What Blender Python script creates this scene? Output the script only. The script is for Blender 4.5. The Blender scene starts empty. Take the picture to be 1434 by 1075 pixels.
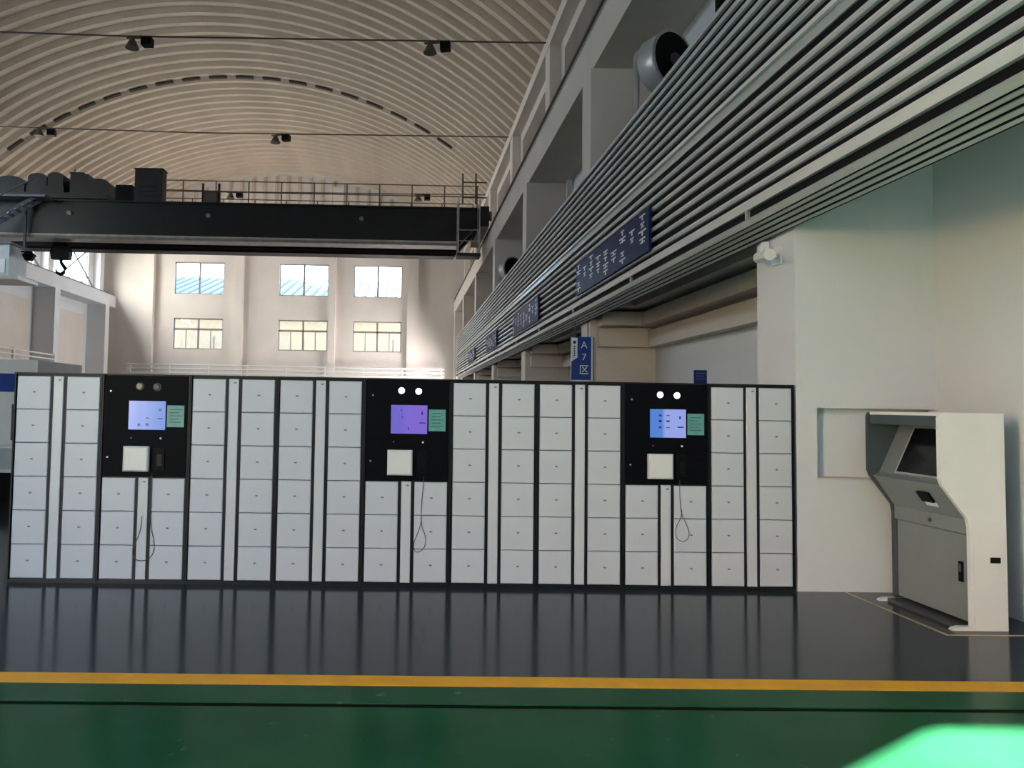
import bpy, math, random
from mathutils import Vector, Matrix

random.seed(7)
S = bpy.context.scene
C = S.collection

# ------------------------------------------------------------------ camera
YAW, PITCH, ROLL, FPX, PCX, PCY, EYE = .0172677, .0502428, .0160006, 1047.68, 581.92, 515.06, 1.7
fw = Vector((math.sin(YAW) * math.cos(PITCH), math.cos(YAW) * math.cos(PITCH), math.sin(PITCH)))
r0 = Vector((math.cos(YAW), -math.sin(YAW), 0))
u0 = r0.cross(fw)
rt = r0 * math.cos(ROLL) + u0 * math.sin(ROLL)
up = -r0 * math.sin(ROLL) + u0 * math.cos(ROLL)
cam = bpy.data.cameras.new('camera')
co = bpy.data.objects.new('camera', cam)
C.objects.link(co)
co.matrix_world = Matrix(((rt.x, up.x, -fw.x, 0), (rt.y, up.y, -fw.y, 0), (rt.z, up.z, -fw.z, EYE), (0, 0, 0, 1)))
cam.sensor_fit = 'HORIZONTAL'
cam.sensor_width = 36
cam.lens = FPX / 1434 * 36
cam.shift_x = (717 - PCX) / 1434
cam.shift_y = (PCY - 537.5) / 1434
cam.clip_end = 500
S.camera = co

# ------------------------------------------------------------------ sky, sun, window daylight, added fill lamps, exposure
SUN_AZ = (.84, .55)
SUN_TAN = .40
w = bpy.data.worlds.new('sky')
S.world = w
w.use_nodes = True
bg = w.node_tree.nodes['Background']
sky = w.node_tree.nodes.new('ShaderNodeTexSky')
sky.sky_type = 'NISHITA'
sky.sun_disc = False
sky.sun_elevation = math.atan(SUN_TAN)
sky.sun_rotation = math.atan2(-SUN_AZ[0], -SUN_AZ[1])
w.node_tree.links.new(sky.outputs[0], bg.inputs[0])
bg.inputs[1].default_value = 2.4

sun = bpy.data.lights.new('sun', 'SUN')
sun.energy = 150
sun.angle = .009
sun.color = (1, .97, .93)
so = bpy.data.objects.new('sun', sun)
C.objects.link(so)
so.rotation_euler = Vector((SUN_AZ[0], SUN_AZ[1], -SUN_TAN)).to_track_quat('-Z', 'Y').to_euler()


def area(name, loc, direction, sx, sy, radiance, col):
    l = bpy.data.lights.new(name, 'AREA')
    l.shape = 'RECTANGLE'
    l.size, l.size_y = sx, sy
    l.energy = radiance * sx * sy * math.pi
    l.color = col
    o = bpy.data.objects.new(name, l)
    C.objects.link(o)
    o.location = loc
    o.rotation_euler = Vector(direction).to_track_quat('-Z', 'Y').to_euler()
    return o


COLY = [7.12 + 8 * k for k in range(-1, 7)]      # near face of every column line
XC, ZC, RR = -9.07, -.55, 20.03                  # roof arch
YEND, YFRONT = 57.0, -3.0
XBACK = 5.15                                     # back of the shallow bays in the right wall
area('added_front_fill', (-.1, -2.9, 7.0), (0, 1, 0), 9.4, 2.7, 4.7, (.80, .82, 1))  # added fill lamp behind the viewer, brightens the lockers and kiosk wall
for y, rad in zip(COLY[2:-1], (14, 20, 36, 60, 45)):
    area('clerestory_daylight', (-24.1, y + 4.36, 11.6), (1, 0, -.4), 6.4, 2.8, rad, (.86, .93, 1) if y < 36 else (1, .91, .80))
# added fill lamp outside a made-up opening far along the right wall
area('added_side_fill', (XBACK + .25, 51.5, 1.7), (-1, 0, 0), 6.2, 3.0, 50, (1, .93, .88))
S.view_settings.view_transform = 'Standard'
S.view_settings.look = 'None'
S.view_settings.exposure = 0
S.view_settings.gamma = 1
S.view_settings.use_curve_mapping = False


# ------------------------------------------------------------------ materials
def mat(name, col, rough=.5, metal=0., var=.06, scale=3., bump=0., emit=None, spec=.5, stain=None, coords='Object', stretch=(1, 1, 1)):
    m = bpy.data.materials.new(name)
    m.use_nodes = True
    nt = m.node_tree
    b = nt.nodes['Principled BSDF']
    b.inputs['Roughness'].default_value = rough
    b.inputs['Metallic'].default_value = metal
    b.inputs['Specular IOR Level'].default_value = spec
    tc = nt.nodes.new('ShaderNodeTexCoord')
    mp = nt.nodes.new('ShaderNodeMapping')
    mp.inputs['Scale'].default_value = stretch
    nt.links.new(tc.outputs[coords], mp.inputs[0])
    n = nt.nodes.new('ShaderNodeTexNoise')
    n.inputs['Scale'].default_value = scale
    n.inputs['Detail'].default_value = 6
    nt.links.new(mp.outputs[0], n.inputs['Vector'])
    r = nt.nodes.new('ShaderNodeValToRGB')
    r.color_ramp.elements[0].position = .3
    r.color_ramp.elements[1].position = .7
    r.color_ramp.elements[0].color = (*[c * (1 - var) for c in col], 1)
    r.color_ramp.elements[1].color = (*[min(1, c * (1 + var)) for c in col], 1)
    nt.links.new(n.outputs['Fac'], r.inputs[0])
    out = r.outputs[0]
    if stain:
        n2 = nt.nodes.new('ShaderNodeTexNoise')
        n2.inputs['Scale'].default_value = stain[1]
        n2.inputs['Detail'].default_value = 4
        nt.links.new(mp.outputs[0], n2.inputs['Vector'])
        r2 = nt.nodes.new('ShaderNodeValToRGB')
        r2.color_ramp.elements[0].position = stain[2]
        r2.color_ramp.elements[1].position = stain[2] + .08
        nt.links.new(n2.outputs['Fac'], r2.inputs[0])
        mx = nt.nodes.new('ShaderNodeMix')
        mx.data_type = 'RGBA'
        nt.links.new(r2.outputs[0], mx.inputs['Factor'])
        nt.links.new(out, mx.inputs['A'])
        mx.inputs['B'].default_value = (*stain[0], 1)
        out = mx.outputs['Result']
    nt.links.new(out, b.inputs['Base Color'])
    if bump:
        bp = nt.nodes.new('ShaderNodeBump')
        bp.inputs['Strength'].default_value = bump
        bp.inputs['Distance'].default_value = .02
        nt.links.new(n.outputs['Fac'], bp.inputs['Height'])
        nt.links.new(bp.outputs[0], b.inputs['Normal'])
    if emit:
        b.inputs['Emission Color'].default_value = (*emit[0], 1)
        b.inputs['Emission Strength'].default_value = emit[1]
    return m


M = {}
M['floor_grey'] = mat('grey_epoxy', (.034, .043, .054), .14, var=.05, scale=.9, spec=.18)
M['floor_green'] = mat('green_epoxy', (.014, .092, .038), .22, var=.2, scale=1.1, spec=.05, stain=((.07, .17, .11), 7, .68))
M['yellow'] = mat('yellow_line_paint', (.95, .46, .03), .4, var=.10, scale=5, spec=.1)
M['joint'] = mat('dark_joint', (.003, .008, .005), .9, spec=.1)
M['wall'] = mat('white_plaster', (.70, .725, .75), .75, var=.04, scale=.7, bump=.05)
M['wall_warm'] = mat('warm_white_plaster', (.74, .69, .65), .75, var=.04, scale=.7, bump=.05)
M['wall_grey'] = mat('grey_white_plaster', (.68, .62, .56), .8, var=.05, scale=.7, bump=.05)
M['wall_dark'] = mat('brown_panel', (.24, .20, .17), .8, var=.12, scale=.8)
M['roof'] = mat('aged_steel_roof', (.60, .50, .39), .55, var=.10, scale=.8, stain=((.20, .15, .11), 1.3, .72), stretch=(1, 3, 1))
M['dark_strip'] = mat('dark_joint_strip', (.035, .028, .022), .8)
M['crane'] = mat('dark_crane_paint', (.011, .012, .0125), .45, var=.2, scale=1.2, spec=.3)
M['crane2'] = mat('grey_crane_boxes', (.02, .021, .021), .5, var=.2, scale=1.5, spec=.3)
M['crane_pale'] = mat('pale_crane_lit_flange', (.38, .36, .33), .35, metal=.2, var=.2)
M['rail'] = mat('rail_steel', (.10, .08, .06), .5, metal=.3)
M['blue_steel'] = mat('blue_grey_steel', (.09, .12, .16), .5)
M['cab'] = mat('cab_paint', (.45, .50, .52), .4)
M['slat'] = mat('pale_aluminium_slat', (.84, .83, .85), .35, metal=.1, var=.06, scale=2, stretch=(1, .2, 1))
M['slat_back'] = mat('dark_louvre_back', (.010, .009, .011), .8, spec=.1)
M['slat_low'] = mat('grey_aluminium_lip', (.50, .53, .51), .35, metal=.25)
M['frame_black'] = mat('black_steel_frame', (.008, .009, .012), .45, var=.15, spec=.3)
M['panel_black'] = mat('black_control_panel', (.004, .004, .006), .5, var=.1, spec=.06)
M['door'] = mat('pale_grey_door', (.60, .625, .69), .38, var=.03, scale=1.2)
M['door_strip'] = mat('pale_grey_strip', (.62, .64, .69), .35, var=.03)
M['mark'] = mat('dark_grey_mark', (.20, .20, .22), .5)
M['white'] = mat('white_enamel', (.78, .78, .77), .35, var=.03)
M['kiosk_white'] = mat('cream_white_enamel', (.82, .80, .79), .32, var=.03)
M['kiosk_grey'] = mat('grey_kiosk_steel', (.20, .225, .235), .42, var=.06)
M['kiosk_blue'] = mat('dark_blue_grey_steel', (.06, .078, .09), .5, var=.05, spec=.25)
M['screen_off'] = mat('dark_screen_glass', (.006, .006, .008), .15, spec=.3)
M['black'] = mat('black_plastic', (.004, .004, .005), .5, spec=.1)
M['blue_sign'] = mat('blue_sign_face', (.012, .055, .30), .3, var=.08)
M['navy_sign'] = mat('navy_sign_face', (.010, .018, .085), .45, var=.1, spec=.04)
M['sign_white'] = mat('white_lettering', (.80, .82, .86), .4)
M['teal'] = mat('teal_notice_card', (.12, .36, .33), .4, var=.1, scale=14)
M['sign_green'] = mat('green_sign_edge', (.10, .28, .18), .4)
M['duct'] = mat('duct_paint', (.42, .40, .39), .45)
M['fan'] = mat('fan_housing_metal', (.46, .48, .49), .35, metal=.3)
M['cable'] = mat('grey_cable', (.06, .06, .065), .5)
M['white_pipe'] = mat('white_pipe_paint', (.78, .77, .74), .5)
M['facade'] = mat('beige_facade', (.92, .68, .42), .8, var=.06)
M['tin_roof'] = mat('white_tin_roof', (.42, .44, .48), .6)
M['tin_rib'] = mat('blue_grey_tin_rib', (.20, .22, .28), .6)
M['asphalt'] = mat('outside_concrete', (.35, .34, .32), .9)
M['window_frame'] = mat('window_frame_paint', (.30, .27, .25), .5)
M['lens_on'] = mat('lit_spot_lens', (.9, .9, .9), .2, emit=((1, .98, .95), 3))
M['lens_off'] = mat('unlit_spot_lens', (.03, .03, .035), .15, spec=.4)
M['red_dot'] = mat('red_indicator', (.30, .06, .10), .4)
M['tan_line'] = mat('faded_tan_line_paint', (.45, .32, .17), .45)
g = bpy.data.materials.new('window_glass')
g.use_nodes = True
gn = g.node_tree
gn.nodes.remove(gn.nodes['Principled BSDF'])
gt = gn.nodes.new('ShaderNodeBsdfTransparent')
gt.inputs[0].default_value = (.93, .96, .97, 1)
gg = gn.nodes.new('ShaderNodeBsdfGlossy')
gg.inputs['Roughness'].default_value = .03
gm = gn.nodes.new('ShaderNodeMixShader')
gm.inputs[0].default_value = .06
gn.links.new(gt.outputs[0], gm.inputs[1])
gn.links.new(gg.outputs[0], gm.inputs[2])
gn.links.new(gm.outputs[0], gn.nodes['Material Output'].inputs[0])
M['glass'] = g


def screen_mat(name, ca, cb, strength):
    m = bpy.data.materials.new(name)
    m.use_nodes = True
    nt = m.node_tree
    b = nt.nodes['Principled BSDF']
    b.inputs['Base Color'].default_value = (.01, .01, .02, 1)
    b.inputs['Roughness'].default_value = .2
    tc = nt.nodes.new('ShaderNodeTexCoord')
    sp = nt.nodes.new('ShaderNodeSeparateXYZ')
    nt.links.new(tc.outputs['Generated'], sp.inputs[0])
    r = nt.nodes.new('ShaderNodeValToRGB')
    r.color_ramp.elements[0].position = .33
    r.color_ramp.elements[1].position = .42
    r.color_ramp.elements[0].color = (*ca, 1)
    r.color_ramp.elements[1].color = (*cb, 1)
    nt.links.new(sp.outputs[0], r.inputs[0])
    nt.links.new(r.outputs[0], b.inputs['Emission Color'])
    b.inputs['Emission Strength'].default_value = strength
    return m


# ------------------------------------------------------------------ mesh helpers
class G:
    def __init__(s):
        s.v, s.f = [], []

    def add(s, v, f):
        n = len(s.v)
        s.v += [tuple(p) for p in v]
        s.f += [tuple(i + n for i in q) for q in f]
        return s

    def box(s, x0, x1, y0, y1, z0, z1):
        return s.add([(x0, y0, z0), (x1, y0, z0), (x1, y1, z0), (x0, y1, z0), (x0, y0, z1), (x1, y0, z1), (x1, y1, z1), (x0, y1, z1)],
                     [(3, 2, 1, 0), (4, 5, 6, 7), (0, 1, 5, 4), (1, 2, 6, 5), (2, 3, 7, 6), (3, 0, 4, 7)])

    def bev(s, x0, x1, y0, y1, z0, z1, b):
        """box with a chamfered front (towards -Y)"""
        return s.add([(x0, y0 + b, z0), (x1, y0 + b, z0), (x1, y0 + b, z1), (x0, y0 + b, z1),
                      (x0 + b, y0, z0 + b), (x1 - b, y0, z0 + b), (x1 - b, y0, z1 - b), (x0 + b, y0, z1 - b),
                      (x0, y1, z0), (x1, y1, z0), (x1, y1, z1), (x0, y1, z1)],
                     [(4, 5, 6, 7), (0, 1, 5, 4), (1, 2, 6, 5), (2, 3, 7, 6), (3, 0, 4, 7),
                      (8, 9, 1, 0), (9, 10, 2, 1), (10, 11, 3, 2), (11, 8, 0, 3), (11, 10, 9, 8)])

    def prism(s, poly, axis, a, b):
        """extrude a polygon; axis 'x': poly=(y,z); 'y': poly=(x,z); 'z': poly=(x,y)"""
        def P(q, t):
            return {'x': (t, q[0], q[1]), 'y': (q[0], t, q[1]), 'z': (q[0], q[1], t)}[axis]
        n = len(poly)
        v = [P(q, a) for q in poly] + [P(q, b) for q in poly]
        f = [tuple(range(n)), tuple(range(2 * n - 1, n - 1, -1))]
        f += [(i, i + n, (i + 1) % n + n, (i + 1) % n) for i in range(n)]
        return s.add(v, f)

    def tube(s, path, r, n=8, caps=True):
        path = [Vector(p) for p in path]
        v, f = [], []
        for i, p in enumerate(path):
            d = (path[min(i + 1, len(path) - 1)] - path[max(i - 1, 0)]).normalized()
            a = d.cross(Vector((0, 0, 1)))
            if a.length < 1e-3:
                a = Vector((1, 0, 0))
            a.normalize()
            b = d.cross(a)
            rr = r[i] if isinstance(r, (list, tuple)) else r
            for k in range(n):
                t = 2 * math.pi * k / n
                v.append(p + (a * math.cos(t) + b * math.sin(t)) * rr)
        for i in range(len(path) - 1):
            for k in range(n):
                f.append((i * n + k, i * n + (k + 1) % n, (i + 1) * n + (k + 1) % n, (i + 1) * n + k))
        if caps:
            f.append(tuple(range(n)))
            f.append(tuple(range(len(v) - 1, len(v) - n - 1, -1)))
        return s.add(v, f)

    def bar(s, p0, p1, wd, ht):
        """straight bar of rectangular section"""
        p0, p1 = Vector(p0), Vector(p1)
        d = (p1 - p0).normalized()
        a = d.cross(Vector((0, 0, 1)))
        if a.length < 1e-3:
            a = Vector((1, 0, 0))
        a.normalize()
        b = a.cross(d)
        v = [p + a * i * wd / 2 + b * j * ht / 2 for p in (p0, p1) for i, j in ((-1, -1), (1, -1), (1, 1), (-1, 1))]
        return s.add(v, [(3, 2, 1, 0), (4, 5, 6, 7), (0, 1, 5, 4), (1, 2, 6, 5), (2, 3, 7, 6), (3, 0, 4, 7)])

    def mesh(s, name):
        m = bpy.data.meshes.new(name)
        m.from_pydata(s.v, [], s.f)
        m.update()
        import bmesh
        bm = bmesh.new()
        bm.from_mesh(m)
        bmesh.ops.recalc_face_normals(bm, faces=bm.faces)
        bm.to_mesh(m)
        bm.free()
        return m


def tag(o, label=None, cat=None, group=None, kind=None):
    if label: o['label'] = label
    if cat: o['category'] = cat
    if group: o['group'] = group
    if kind: o['kind'] = kind
    return o


def obj(name, geo, m, parent=None, loc=None, smooth=False, **kw):
    me = geo.mesh(name) if isinstance(geo, G) else geo
    if m and not me.materials:
        me.materials.append(M[m] if isinstance(m, str) else m)
    if smooth:
        for p in me.polygons:
            p.use_smooth = len(p.vertices) == 4
    o = bpy.data.objects.new(name, me)
    C.objects.link(o)
    if parent: o.parent = parent
    if loc: o.location = loc
    return tag(o, **kw)


def thing(name, loc, label, cat, group=None, kind=None):
    o = bpy.data.objects.new(name, None)
    o.empty_display_size = .2
    C.objects.link(o)
    o.location = loc
    return tag(o, label, cat, group, kind)


def copy_tree(o, parent=None):
    c = o.copy()
    C.objects.link(c)
    c.parent = parent
    for ch in [x for x in o.children]:
        copy_tree(ch, c)
    return c


def text_mesh(txt, size):
    cu = bpy.data.curves.new('lettering', 'FONT')
    cu.body = txt
    cu.size = size
    cu.align_x = 'CENTER'
    cu.align_y = 'CENTER'
    cu.extrude = .002
    t = bpy.data.objects.new('lettering_source', cu)
    C.objects.link(t)
    bpy.context.view_layer.update()
    me = bpy.data.meshes.new_from_object(t.evaluated_get(bpy.context.evaluated_depsgraph_get()))
    bpy.data.objects.remove(t)
    return me


# ------------------------------------------------------------------ floor
YL0, YL1, YG = 4.63, 4.80, 4.31
fl = obj('floor', G().box(-23.6, 5.6, YL1, 57.6, -.2, 0), 'floor_grey', kind='structure', label='glossy dark grey epoxy floor under the lockers', cat='floor')
obj('floor', G().box(-23.6, 5.6, YG + .055, YL0, -.2, 0), 'floor_green', kind='structure', label='narrow green floor strip between the yellow line and the groove', cat='floor')
obj('floor', G().box(-23.6, 5.6, -9, YG, -.2, -.002), 'floor_green', kind='structure', label='glossy green epoxy floor in the foreground', cat='floor')
obj('trim_1', G().box(-23.6, 5.6, YL0, YL1, -.2, .0015), 'yellow', kind='structure', label='straight yellow line between grey and green floor', cat='floor line')
obj('trim_2', G().box(-23.6, 5.6, YG, YG + .055, -.2, -.006), 'joint', kind='structure', label='dark groove running across the green floor', cat='floor groove')
obj('ground', G().box(-90, 90, -60, -9, -.2, -.02).box(-90, 90, 57.6, 140, -.2, -.02), 'asphalt', kind='structure', label='pale concrete ground outside the hall', cat='ground')

# ------------------------------------------------------------------ right wall
XW = 3.85          # hall face of the runway beam and the piers
XB = XBACK
ZB0, ZB1 = 8.75, 9.62
wr = thing('wall_right', (0, 0, 0), 'right hall wall with piers, shallow bays and a crane runway beam', 'wall', kind='structure')
obj('back_wall', G().box(XB, XB + .2, -3.3, 48.3, 0, ZB0).box(XB, XB + .2, 54.7, 57.4, 0, ZB0).box(XB, XB + .2, 48.3, 54.7, 3.3, ZB0), 'wall', wr)  # opening near the far end is added for the side fill lamp
for i, y in enumerate(COLY):
    if i == 1:
        # the pier behind the kiosk, with a shallow niche above a low parapet
        obj('pier', G().box(3.78, XB, y + .12, y + .77, 0, ZB0), 'wall', wr)
        obj('pier_face', G().box(3.78, 3.98, y, y + .12, 0, ZB0), 'wall', wr)
        obj('parapet', G().box(3.98, XB, y, y + .12, 0, 1.06), 'wall', wr)
        obj('pier_face', G().box(3.98, XB, y, y + .12, 1.74, ZB0), 'wall', wr)
        obj('sill', G().box(3.98, XB, y - .012, y + .12, 1.06, 1.075), 'wall_grey', wr)
    else:
        obj('pier', G().box(3.80, XB, y, y + .72, 0, ZB0), 'wall_grey', wr)
    if 0 < i < len(COLY) - 1:
        y0, y1 = y + .77, y + 8
        # ceiling and stepped cornice of the bay
        obj('bay_ceiling', G().box(XW + .1, XB, y0, y1, 3.9, 4.1), 'wall_grey', wr)
        for z0, z1, pr in ((2.95, 3.28, .22), (3.36, 3.62, .42), (3.70, 3.90, .66)):
            obj('cornice', G().box(XB - pr, XB, y0, y1, z0, z1), 'wall_grey', wr)
            obj('cornice', G().box(XW + .1, XB - pr, y1 - pr, y1, z0, z1), 'wall_grey', wr)
        # upper recess above the louvre: frame bars and brown panels
        obj('recess_panel', G().box(XB - .06, XB, y0 + .5, y1 - .5, 6.5, 8.2), 'wall_dark', wr)
        for yy in (y0 + .5, (y0 + y1) / 2, y1 - .5):
            obj('recess_post', G().box(XB - .2, XB - .06, yy - .08, yy + .08, 4.1, ZB0), 'wall_grey', wr)
        obj('recess_bar', G().box(XB - .16, XB - .06, y0, y1, 7.3, 7.42), 'wall_grey', wr)
obj('runway_beam', G().box(XW, XB, -3, 57, ZB0, ZB1), 'wall_grey', wr)
obj('runway_ledge', G().box(XW + .12, XB, -3, 57, ZB1, 10.0), 'wall_grey', wr)
obj('crane_rail', G().box(XW + .16, XW + .24, -3, 57, 10.0, 10.13), 'rail', wr)
obj('power_rail', G().box(XW + .02, XW + .08, -3, 57, 9.86, 9.92), 'cable', wr)
obj('upper_wall', G().box(4.85, 5.15, -3.3, 57.4, 10.0, 13.6), 'wall_grey', wr)
obj('roof_edge_beam', G().box(4.48, 4.85, -3, 57, 13.2, 13.6), 'wall_grey', wr)
for y in COLY:
    obj('upper_pier', G().box(4.5, 4.85, y, y + .72, 10.0, 13.2), 'wall_grey', wr)
    obj('upper_panel', G().box(4.80, 4.85, y + 1.6, y + 7.2, 10.9, 12.7), 'wall_dark', wr)

# ------------------------------------------------------------------ left wall
XL = -21.9
wl = thing('wall_left', (0, 0, 0), 'left hall wall with white piers, recessed panels and a runway beam', 'wall', kind='structure')
obj('back_wall', G().box(-23.6, -23.25, -3.3, 57.4, 0, ZB0), 'wall', wl)
obj('runway_beam', G().box(-23.25, XL, -3, 57, ZB0, ZB1), 'wall', wl)
obj('crane_rail', G().box(XL - .24, XL - .16, -3, 57, ZB1, ZB1 + .13), 'rail', wl)
for y in COLY:
    obj('pier', G().box(-23.25, XL, y, y + .72, 0, ZB0), 'wall', wl)
    obj('upper_pier', G().box(-22.95, -22.4, y, y + .72, ZB1, 13.6), 'wall', wl)
    obj('recess_panel', G().box(-23.25, -23.18, y + 1.4, y + 7.3, .6, 7.9), 'wall_grey', wl)
wz0, wz1 = 10.05, 12.5
g_ = G().box(-23.2, -22.9, -3.3, 57.4, ZB1, wz0).box(-23.2, -22.9, -3.3, 57.4, wz1, 13.9)
prev = -3.3
for y in COLY[2:-1]:
    g_.box(-23.2, -22.9, prev, y + 1.6, wz0, wz1)
    prev = y + 7.1
g_.box(-23.2, -22.9, prev, 57.4, wz0, wz1)
obj('upper_wall', g_, 'wall', wl)
obj('roof_edge_beam', G().box(-22.9, -22.5, -3, 57, 13.2, 13.6), 'wall', wl)
order = ['second bay from the gate', 'first bay', 'third', 'fourth', 'fifth', 'sixth', 'seventh', 'eighth']
win_n = 7
for i, y in enumerate(COLY):
    if i < 2 or i == len(COLY) - 1: continue
    wn = thing('window_%d' % win_n, (-23.05, y + 4.35, wz0), 'left clerestory window above the runway beam, number %s from the front' % ['one', 'two', 'three', 'four', 'five', 'six', 'seven', 'eight'][i], 'window', kind='structure')
    win_n += 1
    fr = G()
    for a, b in ((-2.75, -2.67), (-.04, .04), (2.67, 2.75)):
        fr.box(-.06, .06, a, b, 0, wz1 - wz0)
    fr.box(-.06, .06, -2.75, 2.75, 0, .08).box(-.06, .06, -2.75, 2.75, wz1 - wz0 - .08, wz1 - wz0)
    obj('window_frame', fr, 'window_frame', wn)
    for a, b in ((-2.67, -.04), (.04, 2.67)):
        obj('pane', G().box(-.01, .01, a, b, .08, wz1 - wz0 - .08), 'glass', wn)
# diagonal bracing in front of the windows of the last two bays
for y, lab in ((47.12, 'dark diagonal bracing across the bright window over the far left beam'), (39.12, 'dark diagonal bracing one bay nearer on the left beam')):
    br = thing('cross_bracing', (-22.55, y + 4.35, ZB1), lab, 'bracing', 'wind bracing on the left wall')
    obj('brace', G().bar((0, -2.9, .05), (0, 2.9, 3.4), .07, .09), 'cable', br)
    obj('brace', G().bar((.1, -2.9, 3.4), (.1, 2.9, .05), .07, .09), 'cable', br)

# ------------------------------------------------------------------ end wall with windows
we = thing('wall_back', (0, 0, 0), 'pale far end wall with pilasters, windows and ribbed arched gable', 'wall', kind='structure')
WX = [(-17.5, -13.75), (-9.53, -5.79), (-3.83, -.15)]
WZ = [(5.73, 8.07), (9.93, 12.38)]
xs = [-23.6] + [v for a in WX for v in a] + [5.5]
ge = G()
for i in range(len(xs) - 1):
    if i % 2 == 0:
        ge.box(xs[i], xs[i + 1], YEND, YEND + .4, 0, 13.4)
    else:
        for z0, z1 in ((0, WZ[0][0]), (WZ[0][1], WZ[1][0]), (WZ[1][1], 13.4)):
            ge.box(xs[i], xs[i + 1], YEND, YEND + .4, z0, z1)
obj('lower_wall', ge, 'wall_warm', we)
A0 = math.asin((13.4 - ZC) / RR)
arc = [(XC + RR * math.cos(t), ZC + RR * math.sin(t)) for t in [A0 + (math.pi - 2 * A0) * k / 40 for k in range(41)]]
obj('gable', G().prism(arc, 'y', YEND, YEND + .4), 'wall_warm', we)
for k in range(-14, 15):
    x = XC + k * .88
    zt = ZC + math.sqrt(RR * RR - (x - XC) ** 2) - .35
    obj('gable_rib', G().box(x - .09, x + .09, YEND - .12, YEND, 13.4, zt), 'roof', we)
obj('gable_post', G().box(-5.55, -4.75, YEND - .22, YEND, 13.4, 18.4), 'wall_warm', we)
for a, b in ((-19.45, -18.95), (-12.8, -12.2), (-5.68, -5.19), (.27, 1.09)):
    obj('pilaster', G().box(a, b, YEND - .45, YEND, 0, 13.4), 'wall_warm', we)
obj('ledge', G().box(-21.9, 3.8, YEND - .5, YEND, 13.2, 13.5), 'wall_warm', we)
n = 1
wl_lab = {0: 'leftmost', 1: 'middle', 2: 'right-hand'}
for zi, (z0, z1) in enumerate(WZ):
    for xi, (x0, x1) in enumerate(WX):
        wn = thing('window_%d' % n, ((x0 + x1) / 2, YEND + .2, z0), '%s window in the %s row of the far end wall' % (wl_lab[xi], ('lower', 'upper')[zi]), 'window', kind='structure')
        n += 1
        h, hw = z1 - z0, (x1 - x0) / 2
        fr = G().box(-hw, hw, -.05, .05, 0, .07).box(-hw, hw, -.05, .05, h - .07, h)
        for a in (-hw, hw - .07):
            fr.box(a, a + .07, -.05, .05, 0, h)
        obj('window_frame', fr, 'window_frame', wn)
        obj('mullion', G().box(-.07, .07, -.05, .05, .07, h - .07), 'window_frame', wn)
        if zi == 0:
            obj('transom', G().box(-hw, hw, -.05, .05, 1.45, 1.57), 'window_frame', wn)
            obj('glazing_bar', G().box(-hw / 2 - .03, -hw / 2 + .03, -.04, .04, .07, 1.45), 'window_frame', wn)
            obj('glazing_bar', G().box(hw / 2 - .03, hw / 2 + .03, -.04, .04, .07, 1.45), 'window_frame', wn)
        for a, b in ((-hw, 0), (0, hw)):
            obj('pane', G().box(a + .05, b - .05, -.01, .01, .05, h - .05), 'glass', wn)

# front wall behind the camera, with an unseen opening shaped for the sun patch
GX0, GX1, GZ = -7.97, -6.1, SUN_TAN * (7.11) / .55
gf = G().box(-23.6, GX0, YFRONT - .03, YFRONT, 0, 13.4).box(GX1, 5.5, YFRONT - .03, YFRONT, 0, 13.4).box(GX0, GX1, YFRONT - .03, YFRONT, GZ, 13.4).prism(arc, 'y', YFRONT - .3, YFRONT)
obj('wall_front', gf, 'wall', kind='structure', label='front hall wall behind the viewer with an unseen opening shaped for the sun patch', cat='wall')
obj('window_20', G().box(-5, 4.8, YFRONT, YFRONT + .05, 5.6, 8.4), 'white', kind='structure', label='opaque white panel added behind the front fill lamp, out of view', cat='window')  # added unseen panel, the front fill lamp sits just before it

# ------------------------------------------------------------------ arched ribbed roof
ce = thing('ceiling', (0, 0, 0), 'high barrel vaulted roof of ribbed beige steel panels', 'ceiling', kind='structure')
T0 = math.asin((13.45 - ZC) / RR)
prof = [(0, 0), (.15, 0), (.27, .24), (.66, .24), (.78, 0), (.9, 0)]
NS = 44
pv, pf = [], []
for k in range(NS + 1):
    t = T0 + (math.pi - 2 * T0) * k / NS
    for y, d in prof:
        pv.append((XC + (RR + d) * math.cos(t), y, ZC + (RR + d) * math.sin(t)))
for k in range(NS):
    for j in range(len(prof) - 1):
        a = k * len(prof) + j
        pf.append((a, a + 1, a + 1 + len(prof), a + len(prof)))
pm = G().add(pv, pf).mesh('roof_panel')
pm.materials.append(M['roof'])
y = YFRONT - .3
while y < YEND + .2:
    obj('roof_panel', pm, None, ce, (0, y, 0))
    y += .9
# dashed row of dark joint strips across the vault
th = -.645
while th < .66:
    a = math.pi / 2 - th
    q = [(XC + r * math.cos(a + s), ZC + r * math.sin(a + s)) for r, ss in ((RR - .03, (-.024, 0, .024)), (RR - .10, (.024, 0, -.024))) for s in ss]
    obj('joint_strip', G().prism(q, 'y', 39.98, 40.2), 'dark_strip', ce)
    th += .0728

# tie rods across the hall with hanging lamps
def flood(loc, rz, label):
    t = thing('hanging_lamp', loc, label, 'lamp', 'lamps hung from the roof tie rods')
    t.rotation_euler = (0, 0, rz)
    t.scale = (.85, .85, .85)
    obj('bracket', G().box(-.5, .5, -.03, .03, -.06, 0), 'rail', t)
    obj('ballast_box', G().box(.12, .5, -.16, .16, -.36, -.06), 'black', t)
    obj('reflector', G().tube([(-.28, 0, -.06), (-.28, 0, -.16), (-.28, 0, -.42)], [.08, .14, .26], 14), 'rail', t)
    obj('hanger', G().bar((.05, 0, 0), (.05, 0, .08), .05, .05), 'rail', t)
    return t

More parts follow.
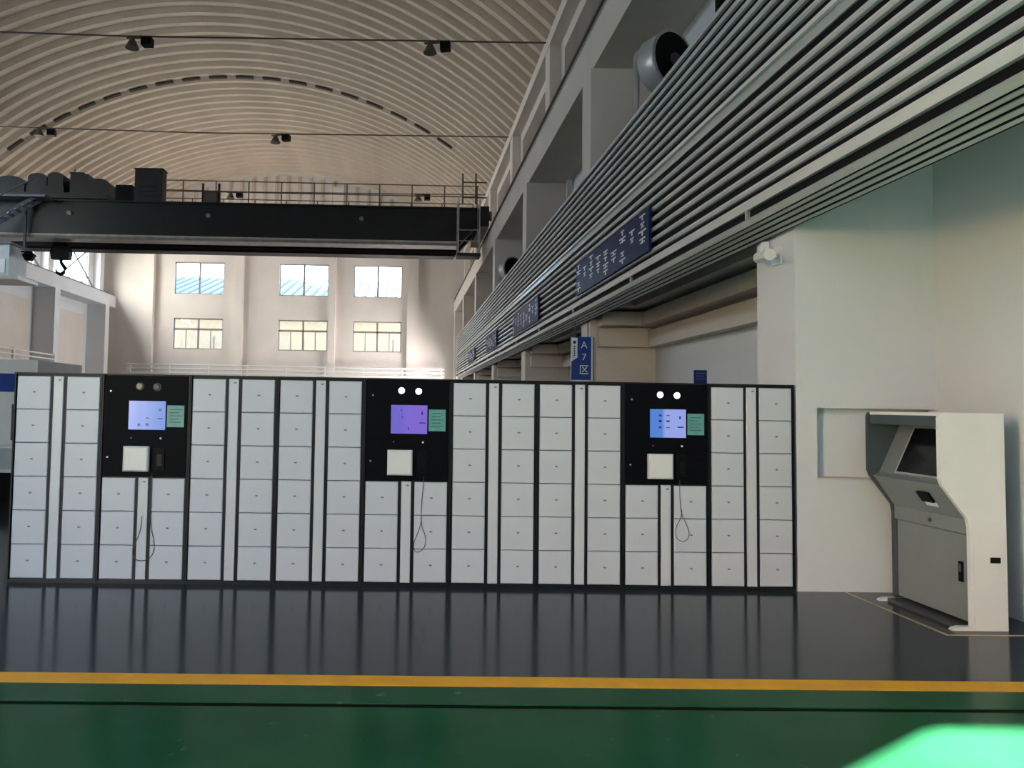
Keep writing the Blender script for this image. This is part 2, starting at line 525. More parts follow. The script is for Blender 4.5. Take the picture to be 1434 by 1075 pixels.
TZ = 13.55
for y, lab, lamps in ((23.7, 'thin tie rod nearest the viewer under the vaulted roof', ((-8.65, 'lamp on the nearest tie rod, left of its middle'), (.95, 'lamp on the nearest tie rod, close to the right wall'))),
                      (32.25, 'thin tie rod above the crane in the middle of the vault', ((-15.7, 'lamp on the middle tie rod near the left end'), (-5.5, 'lamp on the middle tie rod at mid span'))),
                      (41.3, 'farthest thin tie rod just above the crane handrail', ((.95, 'small far lamp above the right part of the crane'), (-9.5, 'small far lamp in front of the gable ribs')))):
    tr = thing('tie_rod', (XC, y, TZ), lab, 'tie rod', 'roof tie rods')
    obj('rod', G().tube([(-13.6, 0, 0), (0, 0, -.12), (13.7, 0, 0)], .028, 6), 'rail', tr)
    for x, l2 in lamps:
        flood((x, y, TZ - .12 * (1 - abs(x - XC) / 13.6) - .025), random.uniform(-.3, .3), l2)

# ------------------------------------------------------------------ overhead crane
YC = 34.0
cr = thing('overhead_crane', (-9, YC, 8.3), 'dark double girder overhead crane spanning the hall', 'crane')
ox, oy, oz = -9, YC, 8.3
def cbox(name, m, x0, x1, y0, y1, z0, z1, parent=cr):
    return obj(name, G().box(x0 - ox, x1 - ox, y0 - oy, y1 - oy, z0 - oz, z1 - oz), m, parent)
for yy in (34.0, 36.4):
    gd = obj('girder', G().prism([(-21.4 - ox, 10.0 - oz), (-20.6 - ox, 9.12 - oz), (2.5 - ox, 9.12 - oz), (3.3 - ox, 10.0 - oz), (3.3 - ox, 10.75 - oz), (-21.4 - ox, 10.75 - oz)], 'y', yy - oy, yy + .7 - oy), 'crane', cr)
    cbox('top_flange', 'crane', -21.4, 3.4, yy - .08, yy + .78, 10.75, 10.83, gd)
    obj('bottom_flange', G().prism([(yy - .10 - oy, 9.24 - oz), (yy - .14 - oy, 9.14 - oz), (yy - .06 - oy, 9.04 - oz), (yy + .8 - oy, 9.04 - oz), (yy + .8 - oy, 9.12 - oz), (yy - .0 - oy, 9.24 - oz)], 'x', -20.5 - ox, 2.45 - ox), 'crane_pale' if yy < 35 else 'crane', gd)  # near flange coloured pale for the light it catches, far one left dark
    cbox('trolley_rail', 'rail', -20.5, 2.6, yy + .3, yy + .4, 10.83, 10.93, gd)
for x0, x1 in ((3.35, 3.78), (-21.85, -21.4)):
    cbox('end_carriage', 'crane', x0, x1, 33.2, 37.8, 9.8, 10.7)
    for yy in (33.5, 37.1):
        obj('wheel', G().tube([(x0 + .12 - ox if x0 > 0 else x1 - .38 - ox, yy - oy, 10.33 - oz), (x0 + .36 + .2 - ox if x0 > 0 else x1 - .12 - ox, yy - oy, 10.33 - oz)], .22, 14), 'rail', cr)
# handrail along the front girder
for z in (11.35, 11.85):
    obj('handrail', G().tube([(-11 - ox, 34.05 - oy, z - oz), (3.4 - ox, 34.05 - oy, z - oz)], .025, 6), 'rail', cr)
for k in range(10):
    x = -10.2 + k * 1.5
    obj('handrail_post', G().tube([(x - ox, 34.05 - oy, 10.83 - oz), (x - ox, 34.05 - oy, 11.85 - oz)], .028, 6), 'rail', cr)
for z in (11.35, 11.85):
    obj('handrail', G().tube([(-20 - ox, 37.1 - oy, z - oz), (3.4 - ox, 37.1 - oy, z - oz)], .025, 6), 'rail', cr)
for k in range(16):
    x = -20 + k * 1.56
    obj('handrail_post', G().tube([(x - ox, 37.1 - oy, 10.83 - oz), (x - ox, 37.1 - oy, 11.85 - oz)], .028, 6), 'rail', cr)
# electrical cabinets on the girder
cab1 = cbox('control_cabinet', 'crane2', -12.42, -11.16, 34.05, 34.65, 10.83, 12.34)
for i in range(3):
    cbox('louvre', 'crane', -12.2, -11.4, 34.03, 34.05, 11.05 + i * .22, 11.13 + i * .22, cab1)
cbox('cabinet_lid', 'crane', -12.46, -11.12, 34.01, 34.69, 12.34, 12.38, cab1)
cbox('junction_box', 'black', -13.3, -12.55, 34.1, 34.6, 10.83, 11.6)
jb = cbox('resistor_box', 'rail', -9.3, -8.6, 34.1, 34.5, 10.83, 11.42)
cbox('box_post', 'crane', -9.36, -9.28, 34.1, 34.2, 10.83, 11.75, jb)
cbox('box_post', 'crane', -8.62, -8.54, 34.1, 34.2, 10.83, 11.75, jb)
for x in (-15.3, -9.0, -2.0):
    obj('girder_lamp', G().tube([(x - ox, 33.92 - oy, 10.2 - oz), (x - ox, 33.99 - oy, 10.26 - oz)], [.11, .08], 10), 'crane_pale', cr)
# access cage at the right end
cg = cbox('access_platform', 'crane2', 2.35, 3.4, 33.1, 33.95, 8.42, 8.56)
for x, yy in ((2.4, 33.15), (3.35, 33.15), (2.4, 33.9), (3.35, 33.9)):
    obj('cage_post', G().tube([(x - ox, yy - oy, 8.56 - oz), (x - ox, yy - oy, 11.0 - oz)], .03, 6), 'crane_pale', cg)
for z in (9.1, 9.6):
    for p, q in (((2.4, 33.15), (3.35, 33.15)), ((3.35, 33.15), (3.35, 33.9)), ((2.4, 33.15), (2.4, 33.9))):
        obj('cage_rail', G().tube([(p[0] - ox, p[1] - oy, z - oz), (q[0] - ox, q[1] - oy, z - oz)], .022, 6), 'crane_pale', cg)
for x in (2.6, 3.2):
    obj('cage_rail', G().tube([(x - ox, 33.6 - oy, 10.9 - oz), (x - ox, 33.6 - oy, 12.3 - oz)], .04, 6), 'rail', cg)
for z in (11.2, 11.9):
    obj('cage_rail', G().tube([(2.6 - ox, 33.6 - oy, z - oz), (3.7 - ox, 33.6 - oy, z - oz)], .03, 6), 'rail', cg)
# operator cab and its stair on the left
cb = cbox('operator_cab', 'cab', -18.9, -17.1, 32.4, 33.9, 7.0, 8.4)
cbox('cab_roof', 'blue_steel', -19.0, -17.0, 32.3, 33.95, 8.4, 8.5, cb)
for x in (-18.8, -17.2):
    cbox('cab_hanger', 'crane', x, x + .1, 33.7, 33.8, 8.5, 10.7, cb)
cbox('cab_floor', 'crane_pale', -19.1, -16.6, 32.2, 34.0, 6.84, 7.0, cb)
cbox('cab_window', 'white', -18.55, -18.05, 32.38, 32.4, 7.15, 7.75, cb)
cbox('cab_window', 'white', -17.95, -17.25, 32.38, 32.4, 7.15, 7.75, cb)
sa, sb = Vector((-18.9 - ox, 32.4 - oy, 8.9 - oz)), Vector((-16.6 - ox, 33.4 - oy, 10.75 - oz))
for dy in (0, .55):
    obj('stair_stringer', G().bar(sa + Vector((0, dy, 0)), sb + Vector((0, dy, 0)), .05, .16), 'blue_steel', cr)
for k in range(1, 9):
    p = sa.lerp(sb, k / 9)
    obj('stair_tread', G().box(p.x - .12, p.x + .12, p.y, p.y + .55, p.z - .02, p.z + .02), 'crane_pale', cr)
obj('stair_rail', G().tube([sa + Vector((0, 0, .9)), sb + Vector((0, 0, .9))], .03, 6), 'blue_steel', cr)
cbox('stair_landing', 'blue_steel', -19.3, -16.0, 33.1, 33.95, 10.7, 10.8)
obj('horn', G().tube([(-16.55 - ox, 33.0 - oy, 8.22 - oz), (-16.55 - ox, 33.0 - oy, 8.05 - oz), (-16.55 - ox, 33.0 - oy, 7.8 - oz)], [.1, .3, .16], 12), 'black', cr)
obj('horn_bracket', G().bar((-16.9 - ox, 33.0 - oy, 8.2 - oz), (-16.5 - ox, 33.0 - oy, 8.2 - oz), .06, .06), 'black', cr)

# trolley with hoist, motors and hook
tx, ty, tz = -16.2, 35.3, 10.93
tl = thing('crane_trolley', (tx, ty, tz), 'dark hoist trolley with motor housings and a hook, on the crane girders', 'trolley')
def tbox(name, m, x0, x1, y0, y1, z0, z1, parent=tl):
    return obj(name, G().box(x0 - tx, x1 - tx, y0 - ty, y1 - ty, z0 - tz, z1 - tz), m, parent)
tbox('frame', 'crane2', -19.4, -13.7, 34.15, 37.0, 10.95, 11.2)
for x in (-19, -14.2):
    for yy in (34.3, 36.7):
        obj('wheel', G().tube([(x - tx, yy - .08 - ty, 11.04 - tz), (x - tx, yy + .12 - ty, 11.04 - tz)], .11, 12), 'rail', tl)
def round_top(name, x0, x1, z0, z1, m='crane2'):
    c, r = (x0 + x1) / 2, (x1 - x0) / 2
    rise = min(r * .45, .35)
    p = [(x0 - tx, z0 - tz), (x1 - tx, z0 - tz), (x1 - tx, z1 - rise - tz)] + [(c + r * math.cos(a) - tx, z1 - rise + rise * math.sin(a) - tz) for a in [math.pi * k / 8 for k in range(1, 8)]] + [(x0 - tx, z1 - rise - tz)]
    return obj(name, G().prism(p, 'y', 34.2 - ty, 35.2 - ty), m, tl)
round_top('rope_drum_cover', -18.9, -17.5, 11.2, 11.95)
round_top('rope_drum_cover', -17.35, -16.5, 11.2, 12.1)
tbox('motor_base', 'crane2', -17.4, -15.7, 34.18, 35.2, 11.2, 11.5)
round_top('brake_housing', -16.45, -15.75, 11.5, 12.15)
tbox('shaft_coupling', 'black', -15.7, -15.4, 34.4, 34.9, 11.2, 11.8)
tbox('gearbox', 'crane2', -15.42, -14.62, 34.2, 35.2, 11.2, 12.1)
tbox('gearbox_lid', 'crane', -15.45, -14.8, 34.17, 35.25, 12.1, 12.16)
round_top('motor', -14.6, -13.68, 11.2, 11.9)
obj('vent_pipe', G().tube([(-15.35 - tx, 34.5 - ty, 12.16 - tz), (-15.35 - tx, 34.5 - ty, 12.4 - tz)], .03, 6), 'rail', tl)
hk = obj('hook_block', G().prism([(-.4, -.15), (.4, -.15), (.46, .2), (.3, .62), (-.3, .62), (-.46, .2)], 'y', -.18, .18), 'black', tl, (.05, -.1, 8.44 - tz))
obj('hook', G().tube([(0, 0, -.12), (0, 0, -.28), (.10, 0, -.42), (.22, 0, -.58), (.16, 0, -.76), (0, 0, -.84), (-.17, 0, -.77), (-.24, 0, -.6)], [.09, .08, .09, .10, .10, .09, .07, .03], 8), 'black', hk, smooth=True)
for x in (-.3, -.1, .1, .3):
    obj('hoist_rope', G().tube([(x, 0, .6), (x, 0, 2.55)], .018, 5), 'cable', hk)

# ------------------------------------------------------------------ louvre band on the right wall
LX = 3.58
def lz(r): return EYE + r * LX
LY0, LY1 = 1.5, 50.0
lv = thing('louvre_band', (LX, LY0, lz(.557)), 'long band of pale horizontal louvre slats on dark backing along the right wall', 'louvre')
L_ = LY1 - LY0
bz = lz(.557)
obj('backing', G().box(.04, .16, 0, L_, 0, lz(1.30) - bz), 'slat_back', lv)
slat_h = .060
sm = G().add([(0, 0, 0), (-.02, 0, .02), (.0, 0, slat_h), (.015, 0, slat_h + .004), (.04, 0, slat_h), (.04, 0, 0),
              (0, L_, 0), (-.02, L_, .02), (.0, L_, slat_h), (.015, L_, slat_h + .004), (.04, L_, slat_h), (.04, L_, 0)],
             [(0, 1, 2, 3, 4, 5), (11, 10, 9, 8, 7, 6)] + [(i, i + 6, (i + 1) % 6 + 6, (i + 1) % 6) for i in range(6)]).mesh('slat')
sm.materials.append(M['slat'])
for r in (1.285, 1.245, 1.205, 1.165, 1.125, 1.085, 1.045, 1.004, .888, .848, .808, .767, .725, .683, .640):
    obj('slat', sm, None, lv, (0, 0, lz(r) - bz - slat_h / 2))
obj('tray_lip', G().box(-.02, .04, 0, L_, lz(.955) - bz, lz(.968) - bz), 'slat', lv)
obj('tray', G().box(.02, .04, 0, L_, lz(.925) - bz, lz(.955) - bz), 'slat_low', lv)
obj('wide_slat', G().prism([(-.03, lz(.604) - bz), (-.01, lz(.613) - bz), (.04, lz(.613) - bz), (.04, lz(.586) - bz), (-.0, lz(.586) - bz)], 'y', 0, L_), 'slat', lv)
# lower lip: a downward sloping louvre of narrow strips
def lip(r, x): return (x, EYE + r * (LX + x) - bz)
edges = [(.557, .536), (.530, .522), (.515, .506), (.499, .490), (.484, .474)]
for k, (a, b) in enumerate(edges):
    xa, xb = -.02 + k * .037, -.02 + k * .037 + .03
    p0, p1 = lip(a, xa), lip(b, xb)
    obj('lip_strip', G().prism([p0, p1, (p1[0] + .02, p1[1] + .02), (p0[0] + .02, p0[1] + .02)], 'y', 0, L_), 'slat_low', lv)
pa, pb = lip(.557, .005), lip(.474, .155)
obj('lip_backing', G().prism([pa, pb, (pb[0] + .03, pb[1] + .02), (pa[0] + .03, pa[1] + .02)], 'y', 0, L_), 'slat_back', lv)
for k in range(12):
    y = 2.2 + k * 4
    obj('bracket', G().box(.0, .04, y, y + .03, lz(.557) - bz, lz(.59) - bz), 'slat_low', lv)

# signs hung on the louvre
rows = 5
for y0, y1, lab in ((10.6, 15.1, 'large navy sign with white characters on the nearest part of the louvre band'),
                    (19.4, 23.9, 'second navy sign along the louvre band'),
                    (28.0, 31.6, 'third navy sign along the louvre band, small in view'),
                    (36.5, 40.2, 'farthest navy sign on the louvre band, nearly at its end')):
    z0, z1 = 3.98, 4.62
    sg = thing('navy_sign', (LX - .05, y0, z0), lab, 'sign', 'navy signs on the louvre band')
    obj('board', G().box(-.02, .02, 0, y1 - y0, 0, z1 - z0), 'navy_sign', sg)
    ch = G()
    ncol = 9
    for c in range(ncol):
        cy = .28 + c * (y1 - y0 - .5) / (ncol - 1)
        for r_ in range(5):
            if (c * 7 + r_ * 5) % 6 == 0 or (c % 2 and r_ in (0, 4)):
                continue
            cz = .09 + r_ * .115
            wd = .09 + .04 * ((c + r_) % 3)
            ch.box(-.026, -.021, cy - wd, cy + wd, cz + .018, cz + .042)
            ch.box(-.026, -.021, cy - .03, cy + .03, cz - .04, cz + .042)
            if (c + r_) % 2:
                ch.box(-.026, -.021, cy - wd * .8, cy + wd * .8, cz - .036, cz - .016)
    obj('lettering', ch, 'sign_white', sg, kind='stuff')

# hanging zone sign
zs = thing('zone_sign', (3.40, 15.0, 2.27), 'blue hanging zone sign reading A 7 with a Chinese character', 'sign')
obj('board', G().box(0, .40, 0, .06, 0, .87), 'blue_sign', zs)
obj('edge_strip', G().box(.40, .43, -.005, .065, 0, .87), 'sign_white', zs)
obj('green_edge', G().box(.43, .46, .0, .06, 0, .87), 'sign_green', zs)
obj('notice_patch', G().prism([(.0, .85), (.12, .85), (.12, .45), (.0, .37)], 'y', -.006, 0), 'sign_white', zs)
pl = G()
for k in range(5):
    pl.box(.045, .075, -.009, -.006, .48 + k * .045, .505 + k * .045)
pl.box(.035, .085, -.009, -.006, .73, .79)
obj('small_print', pl, 'navy_sign', zs, kind='stuff')
for tx_, z, s_ in (('A', .70, .20), ('7', .455, .19)):
    o = obj('lettering', text_mesh(tx_, s_), 'sign_white', zs, (.255, -.004, z))
    o.rotation_euler = (math.pi / 2, 0, 0)
qu = G().box(.17, .34, -.006, -.001, .275, .297).box(.17, .192, -.006, -.001, .115, .297).box(.17, .345, -.006, -.001, .115, .137)
qu.bar((.215, -.0035, .155), (.315, -.0035, .26), .005, .02).bar((.22, -.0035, .26), (.32, -.0035, .155), .005, .02)
obj('lettering', qu, 'sign_white', zs)
for x in (.08, .34):
    obj('hanger_rod', G().tube([(x, .03, .87), (x, .03, 1.16)], .01, 6), 'cable', zs)

# extract fans and their ducts in the upper bays
for fx, fy, fz, sc, lab, lab2 in ((4.30, 11.75, 7.35, 1, 'round grey extract fan with black mouth above the louvre band, top of view', 'pale vertical duct bending into the near extract fan'),
                            (4.30, 29.2, 7.15, 1, 'distant round extract fan above the far part of the louvre', 'pale vertical duct of the distant extract fan')):
    nx, ny = .50, -.866
    fa = thing('extract_fan', (fx, fy, fz), lab, 'fan', 'extract fans in the upper bays')
    p = lambda t: (nx * t, ny * t, 0)
    obj('housing', G().tube([p(-.42), p(-.36), p(-.05), p(.0)], [.30, .46, .48, .50], 24), 'fan', fa, smooth=True)
    obj('mouth', G().tube([p(.0), p(.012)], .44, 24), 'black', fa)
    hub = obj('hub', G().tube([p(.012), p(.05)], .10, 14), 'cable', fa)
    obj('wall_bracket', G().bar((.25, .3, -.3), (.84, .3, -.3), .06, .06), 'cable', fa)
    dk = thing('duct', (3.865, fy + .55, 4.1), lab2, 'duct', 'fan ducts')
    H = fz + .38 - 4.1
    path = [(0, 0, 0.1), (0, 0, H - .12)] + [(.12 - .12 * math.cos(a), 0, H - .12 + .12 * math.sin(a)) for a in [math.pi / 2 * k / 5 for k in range(1, 6)]] + [(.24, -.05, H)]
    obj('pipe', G().tube(path, .055, 12), 'duct', dk, smooth=True)
    obj('flange', G().tube([(0, 0, 0), (0, 0, .1)], .09, 12), 'duct', dk)
# dark cable riser beside the near fan
obj('cable_riser', G().box(4.55, 4.72, 10.6, 10.75, 4.1, ZB0).box(4.50, 4.77, 10.58, 10.77, 4.1, 4.16), 'slat_back', wr)

# bracket arm on the pier above the lockers
ba = thing('camera_bracket', (3.78, 7.45, 3.27), 'small pale camera arm on the pier under the louvre', 'camera')
obj('arm', G().tube([(0, 0, 0), (-.10, 0, -.01), (-.16, -.01, .0)], .03, 8), 'white', ba)
obj('camera_body', G().tube([(-.17, .05, -.01), (-.19, -.22, -.03)], [.055, .06], 12), 'white', ba)
obj('wall_plate', G().box(-.02, 0, -.09, .09, -.09, .09), 'white', ba)
obj('clip', G().box(-.16, -.10, -.03, .03, .0, .14), 'white', ba)

# ------------------------------------------------------------------ lockers
LXL, LXR, LYF, UH = -3.645, 3.752, 7.12, 1.955
UW = (LXR - LXL) / 9
LD = .50
DP = .3135
Z0 = .042
DW = .307
CX = [.026, UW - .026 - DW]          # left edges of the two door columns
SX = (.026 + DW + .031, .026 + DW + .031 + .092)
dm = G().bev(0, DW, -.018, 0, .003, DP - .003, .006).mesh('door')
dm.materials.append(M['door'])
km = G().tube([(0, -.0185, 0), (0, -.022, 0)], .009, 8).box(-.014, .014, -.0195, -.0175, -.005, .005).mesh('lock')
km.materials.append(M['mark'])

def add_door(root, x, z):
    d = obj('door', dm, None, root, (x, 0, z))
    obj('lock', km, None, d, (DW * .52, 0, DP * .52))

def strip(root, z0, z1):
    s_ = obj('centre_strip', G().bev(SX[0], SX[1], -.018, 0, z0, z1, .004), 'door_strip', root)
    obj('lock', km, None, s_, ((SX[0] + SX[1]) / 2 + .012, 0, z1 - .035))

def carcass(root):
    obj('body', G().box(.002, UW - .002, .0, LD, .03, UH - .012), 'frame_black', root)
    obj('top_cap', G().box(.0, UW - .001, -.024, LD, UH - .012, UH), 'frame_black', root)
    obj('plinth', G().box(.002, UW - .002, -.006, LD, 0, .03), 'frame_black', root)
    for x in (.002, UW - .014):
        obj('side_frame', G().box(x, x + .012, -.022, 0, .03, UH - .012), 'frame_black', root)

def unit(i, label):
    r_ = thing('locker_cabinet', (LXL + i * UW, LYF, 0), label, 'locker', 'locker cabinets in the row')
    carcass(r_)
    for x in CX:
        for k in range(6):
            add_door(r_, x, Z0 + k * DP)
    strip(r_, Z0, Z0 + 6 * DP)
    return r_

PANEL_Z = Z0 + 3 * DP
def control(i, label, scr, lit, cable):
    r_ = thing('control_locker', (LXL + i * UW, LYF, 0), label, 'locker', 'lockers with a black control panel')
    carcass(r_)
    for x in CX:
        for k in range(3):
            add_door(r_, x, Z0 + k * DP)
    strip(r_, Z0, PANEL_Z)
    p = obj('control_panel', G().bev(.02, UW - .02, -.02, 0, PANEL_Z + .012, UH - .016, .004), 'panel_black', r_)
    s = .00217
    X = lambda zx: (zx - 30) * .00213
    Z = lambda zy: UH - .006 - (zy - 72) * s * .985
    for zx, zy in ((195, 123), (271, 125)):
        ln = obj('spot_lens', G().tube([(X(zx), -.021, Z(zy)), (X(zx), -.034, Z(zy))], [.032, .027], 16), 'lens_on' if lit else 'lens_off', p)
        obj('spot_ring', G().tube([(X(zx), -.02, Z(zy)), (X(zx), -.025, Z(zy))], .038, 16), 'cable' if not lit else 'panel_black', p)
    sc_ = obj('touch_screen', G().box(X(150), X(311), -.024, -.02, Z(313), Z(187)), scr, r_)
    ic = {'a': ((288, 225, .012, .012), (288, 264, .026, .005), (195, 292, .012, .012), (232, 290, .014, .012), (232, 262, .012, .006)),
          'b': ((288, 222, .007, .016), (290, 265, .028, .005), (195, 210, .004, .012), (228, 290, .004, .014), (200, 240, .004, .01)),
          'c': ((195, 215, .013, .01), (195, 240, .013, .01), (195, 268, .013, .008), (230, 215, .016, .004), (230, 240, .016, .008), (230, 268, .016, .004), (284, 224, .008, .014), (287, 266, .03, .006))}[scr['set']]
    for zx, zy, hw, hh in ic:
        obj('screen_icon', G().box(X(zx) - hw, X(zx) + hw, -.026, -.024, Z(zy) - hh, Z(zy) + hh), 'blue_sign', sc_)
    nc = obj('notice_card', G().box(X(318), X(393), -.024, -.02, Z(300), Z(205)), 'teal', r_)
    for k in range(5):
        obj('print_line', G().box(X(330), X(380 - 8 * (k % 2)), -.0245, -.024, Z(224 + 14 * k), Z(221 + 14 * k)), 'kiosk_blue', nc)
    hz = obj('reader_plate', G().bev(X(137), X(248), -.075, -.02, Z(495), Z(385), .014), 'white', r_)
    sl = obj('scanner_slot', G().box(X(270), X(313), -.032, -.02, Z(487), Z(392)), 'black', r_)
    obj('scanner_window', G().box(X(281), X(302), -.034, -.032, Z(470), Z(420)), 'screen_off', sl)
    obj('indicator', G().tube([(X(163), -.02, Z(350)), (X(163), -.025, Z(350))], .008, 8), 'red_dot', p)
    obj('indicator', G().tube([(X(293), -.02, Z(350)), (X(293), -.026, Z(350))], .010, 8), 'sign_white', p)
    for zx, zy in ((68, 145), (62, 435)):
        obj('panel_lock', G().tube([(X(zx), -.02, Z(zy)), (X(zx), -.026, Z(zy))], .009, 8), 'fan', p)
    path = [(X(a), -.026, Z(b)) for a, b in cable]
    # smooth the path
    for _ in range(2):
        q = [path[0]]
        for a, b in zip(path[:-1], path[1:]):
            q += [tuple(a[j] * .75 + b[j] * .25 for j in range(3)), tuple(a[j] * .25 + b[j] * .75 for j in range(3))]
        path = q + [path[-1]]
    obj('cable', G().tube(path, .0032, 6), 'cable', r_)
    return r_

UNITS = ['pale door locker cabinet at the far left end of the row', None,
         'locker cabinet of pale doors just right of the leftmost control panel',
         'locker cabinet of pale doors just left of the middle control panel with the purple screen', None,
         'locker cabinet of pale doors just right of the middle control panel with the purple screen',
         'locker cabinet of pale doors just left of the rightmost control panel', None,
         'locker cabinet of pale doors at the right end against the pier']
for i, l in enumerate(UNITS):
    if l:
        unit(i, l)
class Scr(dict):
    pass
scrA = screen_mat('blue_screen', (.12, .25, .80), (.15, .28, .80), .85)
scrB = screen_mat('purple_screen', (.20, .16, .72), (.25, .16, .74), .8)
scrC = screen_mat('pale_blue_screen', (.10, .25, .75), (.34, .42, .88), .85)
for m_, k_ in ((scrA, 'a'), (scrB, 'b'), (scrC, 'c')):
    m_['set'] = k_
control(1, 'locker with black control panel, plain blue screen and unlit spots, leftmost of three', scrA, False,
        [(262, 500), (262, 640), (262, 740), (285, 810), (275, 860), (240, 885), (200, 880), (185, 840), (205, 790), (222, 740), (222, 690)])
control(4, 'locker with black control panel and purple screen under two lit spots, middle of three', scrB, True,
        [(300, 500), (296, 560), (290, 640), (292, 720), (312, 760), (312, 800), (290, 830), (262, 830), (258, 790), (280, 740), (291, 700), (290, 670)])
control(7, 'locker with black control panel and pale two-tone blue screen, rightmost of three', scrC, True,
        [(282, 500), (282, 580), (288, 630), (292, 660), (262, 710), (262, 750), (290, 772), (318, 762), (326, 730), (310, 690), (292, 655), (290, 630)])

# small blue sign standing on the lockers
sb_ = thing('small_sign', (LXL + 7 * UW + .735, LYF + .12, UH), 'small navy sign standing on top of the lockers at the right', 'sign')
obj('plate', G().box(0, .125, 0, .012, .0, .135), 'navy_sign', sb_)
obj('base', G().box(-.0, .125, -.02, .05, 0, .006), 'navy_sign', sb_)
lt = G()
for k in range(3):
    lt.box(.02, .105 - .015 * (k % 2), -.003, 0, .045 + k * .028, .053 + k * .028)
obj('lettering', lt, 'kiosk_blue', sb_, kind='stuff')

# ------------------------------------------------------------------ self-service kiosk
kx, ky = 4.28, 5.90
ks = thing('self_service_kiosk', (kx, ky, 0), 'white and grey self-service kiosk with hooded dark screen beside the right wall', 'kiosk')
KD = .95
def outline(dx=0, dt=0):
    pts = [(.23, .03), (.23, .80), (.215, .87), (.02, 1.13), (.0, 1.18), (.0, 1.67), (.012, 1.70), (.04, 1.712), (.525, 1.712), (.525, .03)]
    return pts
sidep = outline()
o = obj('side_panel', G().prism(sidep, 'y', 0, .035), 'kiosk_white', ks)
obj('vent_grille', G().box(.385, .465, -.012, .0, .53, .575), 'black', o)
obj('access_door', G().box(.255, .50, -.006, 0, .06, .85), 'kiosk_white', o)
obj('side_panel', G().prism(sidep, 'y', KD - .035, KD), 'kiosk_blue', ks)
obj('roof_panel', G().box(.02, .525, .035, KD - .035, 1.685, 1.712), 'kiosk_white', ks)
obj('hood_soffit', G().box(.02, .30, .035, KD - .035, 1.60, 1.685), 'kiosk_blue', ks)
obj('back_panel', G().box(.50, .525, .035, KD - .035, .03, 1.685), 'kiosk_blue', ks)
fp = obj('screen_panel', G().prism([(.10, 1.16), (.30, 1.60), (.33, 1.60), (.13, 1.14)], 'y', .035, KD - .035), 'kiosk_grey', ks)
def on_sl(x0, z0, x1, z1, t, off):
    dx, dz = x1 - x0, z1 - z0
    l = math.hypot(dx, dz)
    return (x0 + dx * t - dz / l * off, z0 + dz * t + dx / l * off)
a0, a1 = on_sl(.10, 1.16, .30, 1.60, .02, .0), on_sl(.10, 1.16, .30, 1.60, .95, .0)
b0, b1 = on_sl(.10, 1.16, .30, 1.60, .02, .02), on_sl(.10, 1.16, .30, 1.60, .95, .02)
bz_ = obj('screen_bezel', G().prism([a0, b0, b1, a1], 'y', .04, .685), 'fan', ks)
c0, c1 = on_sl(.10, 1.16, .30, 1.60, .05, .02), on_sl(.10, 1.16, .30, 1.60, .91, .02)
d0, d1 = on_sl(.10, 1.16, .30, 1.60, .05, .026), on_sl(.10, 1.16, .30, 1.60, .91, .026)
obj('screen', G().prism([c0, d0, d1, c1], 'y', .05, .655), 'screen_off', bz_)
sp_ = obj('sloped_shelf', G().prism([(.045, 1.13), (.10, 1.16), (.14, 1.14), (.27, .86), (.235, .86)], 'y', .035, KD - .035), 'kiosk_grey', ks)
e = lambda t, off: on_sl(.045, 1.13, .235, .86, t, -off)
obj('code_reader', G().prism([e(.30, 0), e(.30, .02), e(.58, .02), e(.58, 0)], 'y', .27, .41), 'black', sp_)
obj('reader_label', G().prism([e(.62, 0), e(.62, .004), e(.74, .004), e(.74, 0)], 'y', .27, .41), 'sign_white', sp_)
obj('drawer_front', G().box(.235, .50, .035, KD - .035, .745, .86), 'kiosk_grey', ks)
obj('drawer_lock', G().tube([(.234, .45, .80), (.225, .45, .80)], .018, 10), 'cable', ks)
dr = obj('lower_door', G().box(.24, .50, .04, KD - .04, .06, .738), 'kiosk_grey', ks)
obj('door_handle', G().box(.225, .24, .085, .125, .36, .52), 'black', dr)
obj('handle_tab', G().box(.218, .226, .09, .12, .44, .50), 'cable', dr)
obj('hinge_strip', G().box(.228, .24, KD - .07, KD - .04, .06, .738), 'cable', dr)
obj('base', G().box(.15, .525, .05, KD - .05, 0, .03), 'cable', ks)  # dark colour stands for the shadow strip along the kiosk foot
for a, b in ((0, .05), (KD - .05, KD)):
    obj('foot', G().prism([(.08, 0), (.525, 0), (.525, .03), (.14, .03), (.09, .016)], 'y', a, b), 'kiosk_white', ks)
# thin faded floor line around the kiosk
obj('trim_3', G().box(4.215, 4.245, 5.80, 7.12, -.01, .002).box(4.215, XB, 5.77, 5.80, -.01, .002), 'tan_line', kind='structure', label='thin faded tan line on the floor around the kiosk', cat='floor line')

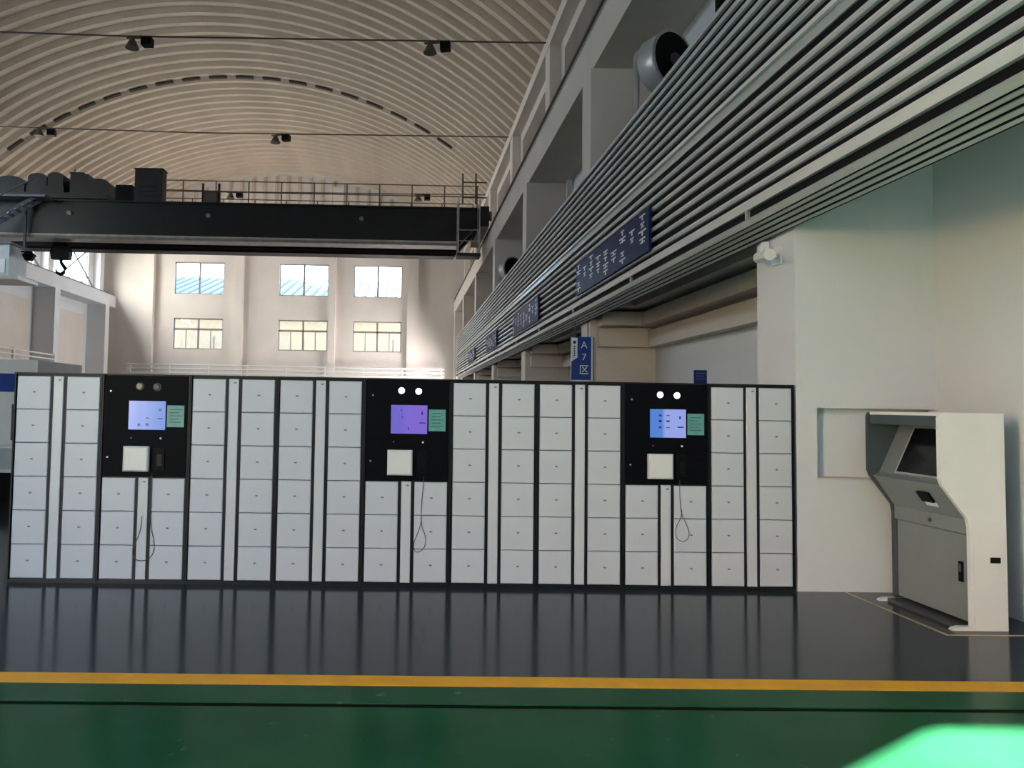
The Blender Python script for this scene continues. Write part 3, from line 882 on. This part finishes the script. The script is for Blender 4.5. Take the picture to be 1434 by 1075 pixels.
# ------------------------------------------------------------------ things on the left beyond the lockers
mc = thing('machine_cabinet', (-8.4, 12.4, 0), 'white machine enclosure partly hidden behind the left end of the lockers', 'machine')
obj('base', G().box(.05, 2.35, .1, 1.6, 0, .5), 'black', mc)
obj('enclosure', G().box(0, 2.4, 0, 1.7, .5, 2.35), 'white', mc)
wn = obj('window', G().box(2.05, 2.36, -.02, 0, 1.05, 1.60), 'fan', mc)
obj('window_rim', G().box(2.02, 2.06, -.03, 0, 1.03, 1.62), 'cable', mc)
obj('control_sign', G().box(1.6, 2.08, -.02, 0, 1.82, 2.12), 'blue_sign', mc)
obj('drip_ledge', G().box(0, 2.4, -.05, 0, .95, 1.0), 'white', mc)
obj('drawer', G().box(1.5, 2.38, -.03, 0, .56, .9), 'cab', mc)
pr_ = thing('pipe_rack', (-21.2, 36, 0), 'white horizontal pipes on tall posts along the left wall', 'pipes')
for k, z in enumerate((3.55, 3.85, 4.15, 4.42)):
    obj('pipe', G().tube([(0, 0, z), (0, 10, z)], .05, 8), 'white_pipe', pr_)
for y in (.2, 5, 9.8):
    obj('post', G().box(-.06, .06, y - .06, y + .06, 0, 4.5), 'white_pipe', pr_)
pr2 = thing('pipe_rack', (-20.5, YEND - .95, 0), 'pale horizontal pipes on posts along the foot of the far end wall', 'pipes')
for k, z in enumerate((3.55, 3.85, 4.15, 4.45)):
    obj('pipe', G().tube([(0, 0, z), (23.6, 0, z)], .06, 8), 'wall', pr2)
for k in range(9):
    obj('post', G().box(.2 + k * 2.9 - .05, .2 + k * 2.9 + .05, -.05, .05, 0, 4.55), 'wall', pr2)

# ------------------------------------------------------------------ building outside the far windows
nb = thing('neighbour_building', (-10, 67, 0), 'beige building with white ribbed roof seen through the far windows', 'building')
obj('facade', G().box(-25, 40, 0, 1, 0, 10.3), 'facade', nb)
rp = G().prism([(-1, 10.3), (18, 15.8), (18, 15.5), (-1, 10.0)], 'x', -25, 40)
rf = obj('roof', rp, 'tin_roof', nb)
for k in range(60):
    x = -24 + k
    obj('roof_rib', G().bar((x, -1, 10.38), (x, 18, 15.88), .32, .12), 'tin_rib', rf)
for k in range(14):
    x = -24 + k * 4
    wd = obj('window', G().box(x, x + 2.2, -.05, 0, 6.2, 7.6), 'facade', nb)
    obj('window_bar', G().box(x + 1.05, x + 1.15, -.08, -.05, 6.2, 7.6), 'window_frame', wd)
obj('string_course', G().box(-25, 40, -.12, 0, 8.3, 8.5), 'facade', nb)

nh = thing('sun_blocker', (-36, 35, 0), 'tall plain block added outside the left wall to keep off low sun', 'building')  # unseen block, added to keep low sun off the end wall
obj('wall', G().box(-12, 0, -39, 40, 0, 26), 'wall_grey', nh)
obj('roof', G().prism([(-12, 26), (0, 26), (-1, 27.5), (-6, 28.6), (-11, 27.5)], 'y', -39, 40), 'tin_roof', nh)
